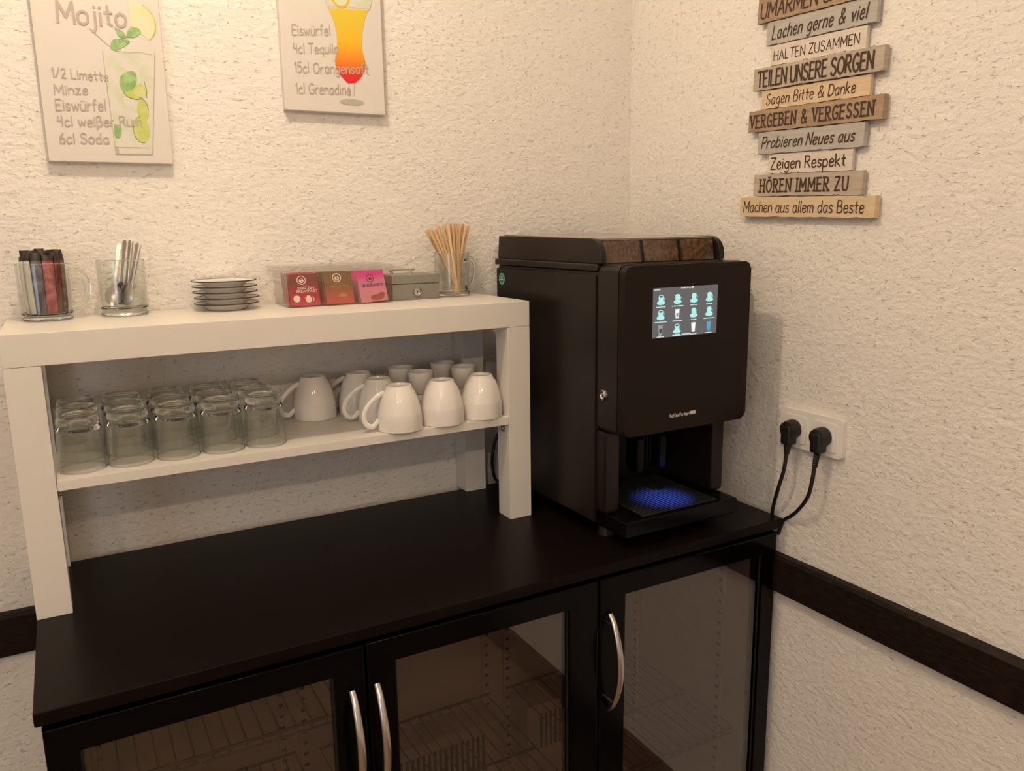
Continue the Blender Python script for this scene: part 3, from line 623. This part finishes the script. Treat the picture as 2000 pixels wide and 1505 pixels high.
for i, (y0, y1, z0, z1, cc, th, txt, ml, mr, cp, st) in enumerate(planks):
    rg2 = random.Random(i); z0 = z0*.985-.0030; z1 = z1*.985-.0034
    # worn outline: the long edges waver a little
    n = 26; lo = [(-y0+.565*0, 0)]; 
    yl, yr = y0+.565, y1+.565
    bot = [(yl+(yr-yl)*t/n, z0+max(0, rg2.gauss(0, .0006))+(.0012 if rg2.random() < .08 else 0)) for t in range(n+1)]
    tp = [(yl+(yr-yl)*t/n, z1-max(0, rg2.gauss(0, .0006))-(.0012 if rg2.random() < .08 else 0)) for t in range(n, -1, -1)]
    pk = MB().prism(bot+tp, 'x', -th, -.0045, bev=.0006).build('plank', WD[cc], bs)
    for q in range(7):
        u = rg2.uniform(.02, .95)*(y0-y1); lw = rg2.uniform(.004, .018); b0 = z0 if q < 5 else z1-.0022; hh = rg2.uniform(.0010, .0022)
        flat('chipped_edge', [[(u, b0+.0007), (u+lw, b0+.0007), (u+lw*.8, b0+hh), (u+lw*.45, b0+hh*.6), (u+lw*.2, b0+hh)]], M['inkd'], pk, (lambda yl, th: lambda a, b: (-th-.0002, yl-a, b))(yl, th))
    wd = (y0-y1)-ml-mr; h = z1-z0; kw = dict(st); wt = kw.pop('weight')
    base = z0+(h*(1-cp))/2*(.92 if txt[1].isupper() else 1.05)
    put_text('lettering', txt, M['inkd'], pk, (lambda yl, ml, base, th: lambda u, v: (-th-.0003, yl-ml-u, base+v))(yl, ml, base, th), wd, cp*h, wt, jit=.01, **kw)
MB().box(-.0044, -.0008, -.055, -.035, .012, .42).box(-.0044, -.0008, .035, .055, .012, .42).build('backing_batten', WD['e'], bs)

# ------------------------------------------------------------------ upturned tumblers on the lower board
def tumbler(loc, label):
    t = thing('tumbler', loc, label, 'glass', 'upturned tumblers on the lower board')
    H = .0915
    p = [(.0355, .0029), (.0355, .004), (.0349, .030, 0, 1), (.0336, .058, 0, 1), (.0330, .066, 0, 1)]
    MB().lathe(p+[(.0308, .066), (.0322, .040), (.0343, .0040), (.0349, .0029)], 54, closed=True, flute=.035).build('glass_wall', M['glasscut'], t)
    MB().lathe([(.0356, .0003), (.0359, .0014), (.0355, .0026), (.0350, .0026), (.0347, .0014), (.0350, .0003)], 48, closed=True).build('glass_rim', M['glass'], t)
    MB().lathe([(0, .0685), (.020, .0680), (.0285, .0668), (.0300, .0662), (.0332, .0662), (.0336, .068), (.0326, .0705), (.0300, .074), (.0312, .0765), (.0318, .080), (.0305, .0865), (.0280, .0905), (.0255, H), (.0215, .0900), (.012, .0880), (0, .0875)], 48).build('glass_base', M['glass'], t)
    return t
colname = ['beside the left leg', 'second from the left leg', 'third from the left leg', 'fourth from the left leg', 'nearest the cups']
rown = ['front row', 'middle row', 'back row by the wall']
t0 = None
for r_, y in enumerate((-.2065, -.1340, -.0620)):
    for c_, x in enumerate((-1.2580, -1.1855, -1.1120, -1.0390, -.9660)):
        loc = (x+random.uniform(-.0006, .0006), y, ZM); lab = 'upturned clear glass tumbler in the %s, %s' % (rown[r_], colname[c_])
        if t0 is None: t0 = tumbler(loc, lab)
        else: dup(t0, loc, lab, random.uniform(0, 6))

# ------------------------------------------------------------------ china cups
def mug(loc, rz, label):
    t = thing('coffee_cup', loc, label, 'cup', 'upturned white coffee cups', rz)
    H = .086
    pr = [(.0405, .0012), (.0415, .0002), (.0428, .0012), (.0430, .018), (.0424, .032), (.0418, .0335), (.0400, .044), (.0360, .060), (.0300, .0745), (.0252, .0815), (.0243, H-.0008), (.0232, H), (.0218, H-.0008), (.0205, H-.005), (0, H-.0055)]
    inn = [(0, .0760), (.020, .0755), (.027, .070), (.034, .056), (.0385, .036), (.0402, .018), (.0405, .0012)]
    MB().lathe(pr+inn[:-1], 48, closed=False).build('cup_body', M['china'], t)
    pts = crom([(-.0295, 0, .0735), (-.045, 0, .066), (-.063, 0, .050), (-.0705, 0, .033), (-.0670, 0, .017), (-.056, 0, .011), (-.0465, 0, .0170), (-.0420, 0, .0235)], 6)
    MB().tube(pts, .0033, 12, flat=1.45).build('handle', M['china'], t)
    return t
m0 = mug((-.7205, -.2360, ZM), 0, 'white upturned cup at the board edge, leftmost of the front three')
dup(m0, (-.6300, -.2330, ZM), 'white upturned cup in the middle of the front three', R(-135))
dup(m0, (-.5412, -.2260, ZM), 'white upturned cup of the front three beside the right leg', R(-120))
dup(m0, (-.8330, -.0520, ZM), 'white upturned cup standing alone beside the tumblers', R(4))
dup(m0, (-.7410, -.0610, ZM), 'white upturned cup at the back, between the lone cup and small cups', R(-41))
dup(m0, (-.7290, -.1475, ZM), 'white upturned cup right behind the leftmost front cup', R(-4))
def espresso(loc, rz, label):
    t = thing('espresso_cup', loc, label, 'cup', 'small espresso cups behind the front cups', rz)
    MB().lathe([(0, .0025), (.0125, .0020), (.0135, .0002), (.0150, .0004), (.0165, .0035), (.0215, .013), (.0250, .027), (.0262, .0425), (.0268, .0450), (.0256, .0455), (.0246, .043), (.0235, .028), (.0200, .015), (.012, .0075), (0, .0065)], 40).build('cup_body', M['china'], t)
    MB().tube(crom([(.0255, 0, .037), (.036, 0, .038), (.0405, 0, .029), (.036, 0, .018), (.0235, 0, .016)], 6), .0026, 10, flat=1.3).build('handle', M['china'], t)
    return t
eg = [(-.6400, -.152, 'the front left pair'), (-.5400, -.145, 'the front right pair'), (-.6550, -.080, 'the rear left pair'), (-.5560, -.074, 'the rear right pair')]
e0 = None
for i, (x, y, nm) in enumerate(eg):
    for lv in (0, 1):
        lab = 'small white espresso cup, %s of %s by the wall' % ('upright upper one' if lv else 'upturned lower one', nm)
        z = ZM+.0455*lv+(0.0456 if not lv else .0003)
        rz = (R(20), R(25), R(100), R(60))[i]
        if e0 is None: e0 = espresso((x, y, ZM+.0456), rz, lab); o = e0
        else: o = dup(e0, (x, y, z), lab, rz)
        if not lv: o.rotation_euler = (math.pi, 0, -rz+R(140))

# ------------------------------------------------------------------ things on the top board
ZT = 1.3502
def saucer():
    t = thing('saucer', (-.9900, -.0650, ZT), '', 'saucer', 'stacked saucers on the white shelf')
    MB().lathe([(0, .003), (.027, .0025), (.029, .0002), (.0315, .0004), (.0355, .0030), (.0400, .0082), (.0500, .0108), (.0568, .0124), (.0574, .0130), (.0560, .0134), (.044, .0116), (.034, .0104), (0, .0104)], 56).build('dish', M['chinas'], t)
    MB().tube([(.0572*math.cos(a*math.pi/32), .0572*math.sin(a*math.pi/32), .0130) for a in range(65)], .0011, 8, caps=False).build('rim_band', M['chinar'], t)['label'] = 'dark brown rim band'
    return t
sa = saucer(); nm = ['bottom saucer of the stack, on the white shelf', 'second saucer from the bottom of the stack', 'middle saucer of the stack of five', 'fourth saucer from the bottom of the stack', 'top saucer of the stack of five']
for i in range(5):
    L_ = 'white dark-rimmed '+nm[i]
    if i == 0: sa['label'] = L_
    else: dup(sa, (-.9900+(.0, .0012, -.001, -.0012, -.002)[i], -.0650, ZT+.0104*i), L_, .4*i)

def glass_mug(loc, r, h, rz, label, handle=True, name='glass_mug', cat='glass', bh=.013, group=None):
    t = thing(name, loc, label, cat, group, rz)
    MB().lathe([(r*.98, bh+.0005), (r, h-.001), (r-.0008, h), (r-.0020, h-.001), (r*.98-.0028, bh+.001)], 48, closed=True).build('glass_wall', M['glasscut'], t)
    MB().lathe([(r-.0001, h+.0002), (r, h+.0010), (r-.0010, h+.0019), (r-.0020, h+.0010), (r-.0019, h+.0002)], 48, closed=True).build('glass_rim', M['glass'], t)
    MB().lathe([(0, .0004), (r*.9, .0004), (r*.975, .003), (r*.98, bh), (r*.98-.003, bh+.0003), (r*.8, bh-.003), (0, bh-.004)], 48).build('glass_base', M['glass'], t)
    if handle:
        MB().tube(crom([(r-.0005, 0, h*.80), (r+.012, 0, h*.86), (r+.0235, 0, h*.74), (r+.026, 0, h*.52), (r+.020, 0, h*.32), (r+.008, 0, h*.20), (r-.0012, 0, h*.17)], 6), .0040, 12, flat=1.2).build('handle', M['glass'], t)
    return t
# glass mug with sugar and creamer sticks
GX, GY = -1.2835, -.0600
glass_mug((GX, GY, ZT), .0400, .094, R(8), 'clear glass mug full of sugar sticks at the left end of the shelf')
def packet(x, y, top, tilt, azim, wd, m, label, group=None, ln=.106):
    t = thing('sugar_stick', (GX+x, GY+y, ZT+.0118), label, 'sugar stick', group)
    bm = MB(); n = 9; bb = bm.bm; rows = []
    for i in range(n+1):
        z = ln*i/n; fl = min(1, i/1.2, (n-i)/1.2); th = .0008+.0032*fl
        rows.append([bb.verts.new((wd/2*math.cos(a), th/2*math.sin(a)*2, z)) for a in [q*math.pi/6 for q in range(12)]])
    for q, u in zip(rows, rows[1:]):
        for j in range(12): bb.faces.new([q[j], q[(j+1) % 12], u[(j+1) % 12], u[j]])
    bb.faces.new(rows[0][::-1]); bb.faces.new(rows[-1])
    bm.build('wrapper', m, t)
    t.rotation_euler = (tilt[0], tilt[1], azim)
    return t
def banded(name, c, c2, sc):   # wrapper with a dark band along the top
    m = mat(name, c, .35, var=(c2, sc, .45, .62)); nt = m.node_tree; b = nt.nodes['Principled BSDF']
    tcn = nt.nodes.new('ShaderNodeTexCoord'); sx = nt.nodes.new('ShaderNodeSeparateXYZ'); mr = nt.nodes.new('ShaderNodeMapRange'); mx = nt.nodes.new('ShaderNodeMixRGB')
    mr.inputs[1].default_value = .0875; mr.inputs[2].default_value = .0890; old = b.inputs['Base Color'].links[0].from_socket
    nt.links.new(tcn.outputs['Object'], sx.inputs[0]); nt.links.new(sx.outputs[2], mr.inputs[0]); nt.links.new(mr.outputs[0], mx.inputs[0])
    nt.links.new(old, mx.inputs[1]); mx.inputs[2].default_value = (.028, .019, .013, 1); nt.links.new(mx.outputs[0], b.inputs['Base Color']); return m
bred = banded('red_stick_wrapper', (.26, .035, .035), (.40, .16, .15), 75); bgrey = banded('violet_stick_wrapper', (.055, .035, .04), (.20, .17, .19), 45)
bdred = banded('maroon_stick_wrapper', (.10, .018, .014), (.17, .03, .025), 50); bbrown = banded('brown_stick_wrapper', (.10, .05, .03), (.22, .13, .09), 60); bwhite = banded('white_stick_wrapper', (.55, .54, .48), (.64, .62, .56), 20)
for x, y, wd, az, m_, lab, ln in ((.0085, -.0265, .0165, 6, bred, 'red patterned sugar stick at the front of the left glass mug', .097), (-.0070, -.0270, .0155, -6, bgrey, 'grey-violet sugar stick left of the red one in the glass mug', .102),
        (.0205, -.0195, .0100, 38, bdred, 'maroon sugar stick right of the red one in the glass mug', .103), (.0285, -.0095, .0110, 62, bbrown, 'brown sugar stick at the right side of the left glass mug', .101),
        (-.0195, -.0215, .0110, -36, bwhite, 'white sugar stick beside the grey-violet one in the glass mug', .098), (-.0275, -.0115, .0100, -60, bwhite, 'white sugar stick furthest left in the left glass mug', .096)):
    packet(x, y, 0, (0, x*1.2), R(az), wd, m_, lab, 'sugar sticks in the glass mug', ln)
dk = 'dark brown sugar stick standing behind the coloured ones in the glass mug'
for x, y in ((-.012, -.0150), (.002, -.0165), (.014, -.0105), (-.020, .0020), (-.006, -.0050), (.008, -.0030), (.021, .0045), (-.014, .0150), (.0, .0130), (.014, .0165), (-.002, .0255)):
    packet(x, y, 0, (-y*1.0, x*1.5), random.uniform(-.3, .3), .015, M['sdark'], dk, 'sugar sticks in the glass mug', .101+random.uniform(0, .007))

# tumbler with spoons
HX, HY = -1.1630, -.0560
glass_mug((HX, HY, ZT), .0395, .096, 0, 'clear straight glass holding teaspoons beside the mug of sugar sticks', False, 'spoon_glass', 'glass', .016)
def spoon(base, tip, label, az):
    b, t = Vector(base), Vector(tip); d = (t-b); L0 = d.length
    th = thing('teaspoon', (HX+b.x, HY+b.y, ZT+b.z), label, 'spoon', 'teaspoons in the spoon glass')
    z = d.normalized(); x = Vector((math.cos(az), math.sin(az), 0)); x = (x-z*x.dot(z)).normalized(); y = z.cross(x)
    th.rotation_euler = Matrix((x, y, z)).transposed().to_euler()
    bm = bmesh.new(); mb = MB(); mb.bm.free(); mb.bm = bm
    rows = []
    prof = [(0, .002), (.003, .0075), (.010, .0125), (.020, .0140), (.030, .0115), (.038, .006), (.044, .0024), (.060, .0018), (.085, .0022), (.108, .0032), (.118, .0036), (.122, .0022)]
    for s, wd in prof:
        s2 = s*L0/.122; dip = .0055*math.sin(math.pi*min(1, s/.042)) if s < .042 else 0
        rows.append([bm.verts.new((wd*q/3, dip*(1-(q/3)**2)+sgn*.0006, s2)) for q in (-3, -2, -1, 0, 1, 2, 3) for sgn in (1,)] + [bm.verts.new((wd*q/3, dip*(1-(q/3)**2)-.0006, s2)) for q in (3, 2, 1, 0, -1, -2, -3)])
    for q, u in zip(rows, rows[1:]):
        for j in range(14): bm.faces.new([q[j], q[(j+1) % 14], u[(j+1) % 14], u[j]])
    bm.faces.new(rows[0][::-1]); bm.faces.new(rows[-1])
    mb.build('spoon_body', M['steel'], th); return th
spoon((-.020, -.010, .0185), (.0020, .004, .126), 'steel teaspoon with its bowl facing out at the front left of the glass', R(-10))
sp_l = 'steel teaspoon among the bunch leaning right in the glass'
for bx_, by_, tx, ty, tz, az in ((-.008, .010, .0120, .014, .131, 20), (-.001, -.006, .0190, -.004, .131, 50), (.004, .012, .0250, .016, .129, 100), (.001, -.018, .0300, -.012, .126, 130), (.008, .002, .0370, .005, .123, 75)):
    spoon((bx_, by_, .0185), (tx, ty, tz), sp_l, R(az))

# tea caddy
TX0, TX1, TY0, TY1 = -.889, -.681, -.120, -.010
TO = ((TX0+TX1)/2, (TY0+TY1)/2, ZT)
tc_ = thing('tea_box', TO, 'clear acrylic tea box with slanted sachets standing on the white shelf', 'box')
e = .0022
t_ = MB().box(TX0, TX1, TY0, TY1, ZT, ZT+e).box(TX0, TX0+e, TY0, TY1, ZT+e, ZT+.068).box(TX1-e, TX1, TY0, TY1, ZT+e, ZT+.068).box(TX0+e, TX1-e, TY1-e, TY1, ZT+e, ZT+.068).box(TX0+e, TX1-e, TY0, TY0+e, ZT+e, ZT+.068)
W(t_, 'tray', M['acryl'], tc_, TO)
for x in (TX0+.0695, TX0+.1385): W(MB().box(x-.001, x+.001, TY0+e, TY1-e, ZT+e, ZT+.045), 'divider', M['acryl'], tc_, TO)
ld = MB().box(TX0-.010, TX1+.006, TY0-.004, TY1+.004, ZT+.0745, ZT+.077, .0008)
ld.box(TX0-.010, TX1+.006, TY0-.004, TY0-.0018, ZT+.066, ZT+.0744).box(TX0-.010, TX1+.006, TY1+.0018, TY1+.004, ZT+.066, ZT+.0744)
ld.box(TX0-.010, TX0-.0078, TY0-.0017, TY1+.0017, ZT+.066, ZT+.0744).box(TX1+.0038, TX1+.006, TY0-.0017, TY1+.0017, ZT+.066, ZT+.0744)
W(ld, 'lid', M['acryl'], tc_, TO)
gE = grad('english_sachet', 0, .064, [(0, (.50, .04, .07)), (.35, (.38, .02, .045)), (.72, (.17, .035, .025)), (.93, (.20, .04, .03)), (.97, (.45, .05, .08))])
gG = grad('green_sachet', 0, .064, [(0, (.50, .07, .06)), (.3, (.38, .09, .05)), (.55, (.20, .09, .035)), (1, (.15, .085, .03))])
gW = grad('forest_berry_sachet', 0, .064, [(0, (.55, .22, .20)), (.3, (.60, .22, .28)), (.6, (.58, .18, .30)), (.85, (.58, .03, .22)), (1, (.56, .02, .22))])
def sachet(x, y, m, back, label, wd=.056, tilt=R(-15), rz=0, ht=.0625):
    s = thing('tea_sachet', (x, y, ZT+.0028), label, 'tea bag', 'tea sachets in the acrylic box')
    s.rotation_euler = (tilt, R(rz), 0)
    bm = MB().prism([(-wd/2, 0), (wd/2, 0), (wd/2, ht), (-wd/2, ht)], 'y', -.0012, .0012, bev=.0008)
    for f in bm.bm.faces: f.material_index = 0 if f.calc_center_median().y < -.0006 else 1
    bm.build('envelope', [m, back], s, recalc=True); return s
def SP(u0, v0, dy=.0016): return lambda u, v: (u0+u, -dy, v0+v)
def emblem(s, x, z, m):   # round leaf-and-cup badge
    flat('sachet_emblem', band(ell(x, z, .0080, .0080)+[(x+.008, z)], .0016)+[ell(x, z-.0012, .0044, .0042), ], m, s, SP(0, 0)); flat('sachet_emblem', [ell(x-.0005, z+.0012, .0016, .0012), ell(x+.0008, z-.0022, .0014, .0010)], M['plum'], s, SP(0, 0, .0019))
xs = (TX0+.0355, TX0+.1040, TX1-.0345)
A = sachet(xs[0], TY0+.006, gE, M['paper'], 'dark red English Breakfast tea sachet at the left front of the tea box')
emblem(A, -.004, .049, M['cream']); put_text('sachet_lettering', 'ENGLISH', M['cream'], A, SP(-.012, .0315), .030, .0042, .2); put_text('sachet_lettering', 'BREAKFAST', M['cream'], A, SP(-.016, .0255), .040, .0042, .2)
flat('sachet_picture', [ell(.006, .0115, .0060, .0062), [(.002, .016), (.010, .016), (.009, .019), (.003, .019)], [(-.003, .017), (.002, .010), (.002, .013)]]+band(ell(.013, .012, .003, .004, -90, 90, 8), .0014), M['cream'], A, SP(0, 0)); flat('sachet_picture', [ell(-.0165, .0135, .0066)], M['paper'], A, SP(0, 0)); 
flat('sachet_lettering', [[(-.005, .0374), (.009, .0374), (.009, .0381), (-.005, .0381)]], M['cream'], A, SP(0, 0))
B = sachet(xs[1], TY0+.006, gG, M['paper'], 'olive brown Green Tea sachet in the middle of the tea box')
emblem(B, -.003, .051, M['cream']); put_text('sachet_lettering', 'GREEN TEA', M['gold'], B, SP(-.018, .0315), .038, .0046, .16); flat('sachet_picture', [ell(.006, .0130, .0075, .0062, 0, 180, 16)]+band(ell(.006, .0130, .0085, .0075, 0, 180, 14), .0012), M['gold'], B, SP(0, 0)); flat('sachet_lettering', [[(-.007, .0395), (.007, .0395), (.007, .0402), (-.007, .0402)]], M['gold'], B, SP(0, 0))
C = sachet(xs[2], TY0+.006, gW, M['paper'], 'pink Waldbeere berry tea sachet at the right front of the tea box', rz=-4)
flat('sachet_emblem', band(ell(-.002, .047, .0072)+[(.0052, .047)], .0016)+[ell(-.002, .0465, .0032)], M['plum'], C, SP(0, 0)); put_text('sachet_lettering', 'Waldbeere', M['plum'], C, SP(-.021, .0305), .042, .0075, .13); flat('sachet_picture', [ell(.006, .008, .014, .0060), ell(.016, .0125, .007, .0045)], M['berry'], C, SP(0, 0))
for ci, (nm_, mk) in enumerate((('red sachets', M['paper']), ('green sachets', M['paperg']), ('pink sachets', M['paper']))):
    for j, od in enumerate(('second', 'third', 'fourth', 'fifth')):
        sachet(xs[ci]+random.uniform(-.0010, .0010), TY0+.006+.013*(j+1), (gE, gG, gW)[ci], mk, 'tea sachet, %s from the front in the row of %s' % (od, nm_), tilt=R(-15-1.0*j))

# cash box
BX0, BX1, BY0, BY1 = -.672, -.5655, -.096, -.014
BO = ((BX0+BX1)/2, (BY0+BY1)/2, ZT)
cb = thing('cash_box', BO, 'small grey metal cash box with a round lock beside the tea box', 'box')
W(MB().box(BX0+.001, BX1-.001, BY0+.001, BY1-.001, ZT, ZT+.0325, .0015), 'box_body', M['cash'], cb, BO)
ldd = W(MB().box(BX0, BX1, BY0, BY1, ZT+.0330, ZT+.0515, .0022, seg=3), 'lid', M['cash'], cb, BO)
hy = -.055; hx0, hx1 = BX0+.013, BX1-.043
hb = MB().tube(crom([(hx0, hy, ZT+.058), (hx0+.002, hy, ZT+.0605), (hx1-.002, hy, ZT+.0605), (hx1+.004, hy, ZT+.0600)], 4), .0016, 10)
for x in (hx0+.003, hx1-.006): hb.tube([(x, hy, ZT+.0516), (x, hy, ZT+.0605)], .0028, 10)
W(hb, 'handle', M['chrome'], ldd, BO)
lk = MB().lathe([(0, BY0-.0020), (.0048, BY0-.0020), (.0055, BY0-.0035), (.0082, BY0-.0032), (.0094, BY0-.0005), (.0094, BY0+.0008), (0, BY0+.0008)], 28, (-.6170, ZT+.0165), axis='y')
lk.box(-.6177, -.6163, BY0-.0026, BY0-.0018, ZT+.014, ZT+.019, mi=1)
W(lk, 'lock', [M['chrome'], M['slot']], cb, BO)

# glass mug with wooden stirrers
IX, IY = -.5180, -.0555
glass_mug((IX, IY, ZT), .0385, .092, R(12), 'clear glass mug of wooden stirrers at the right end of the shelf', bh=.010)
sg = None; n = 48; SL = .146
for i in range(n):
    u = (i*.618+.03*random.random()) % 1; a = random.uniform(-.5, .5)
    tx = -.0600+.1020*u; ty = random.uniform(-.026, .030)*(1-abs(u-.5)*.8)
    b = Vector((.0165-.010*u+random.uniform(-.006, .006), ty*.35, 0)); zt_ = .1465-.007*abs(u-.5)*2+random.uniform(-.0012, .0012)
    hz = math.hypot(tx-b.x, ty-b.y); b.z = max(.0080, zt_-math.sqrt(SL*SL-hz*hz)); t = Vector((tx, ty, zt_))
    zt = (t-b).normalized(); x = Vector((math.cos(a), math.sin(a), 0)); x = (x-zt*x.dot(zt)).normalized(); y = zt.cross(x)
    if sg is None:
        sg = MB().prism(rrect(-.0024, .0024, 0, SL, .0022, 4), 'y', -.0006, .0006).build('coffee_stirrer', M['woodstick'])
        tag(sg, 'flat wooden coffee stirrer in the glass mug at the right end', 'stirrer', 'wooden stirrers in the glass mug'); o = sg
        sg2 = sg.data.copy(); sg2.materials.clear(); sg2.materials.append(M['woodstick2'])
    else:
        o = sg.copy(); col.objects.link(o)
        if i % 3 == 0: o.data = sg2
    mm = Matrix((x, y, zt)).transposed().to_4x4(); mm.translation = Vector((IX, IY, ZT))+b; o.matrix_world = mm
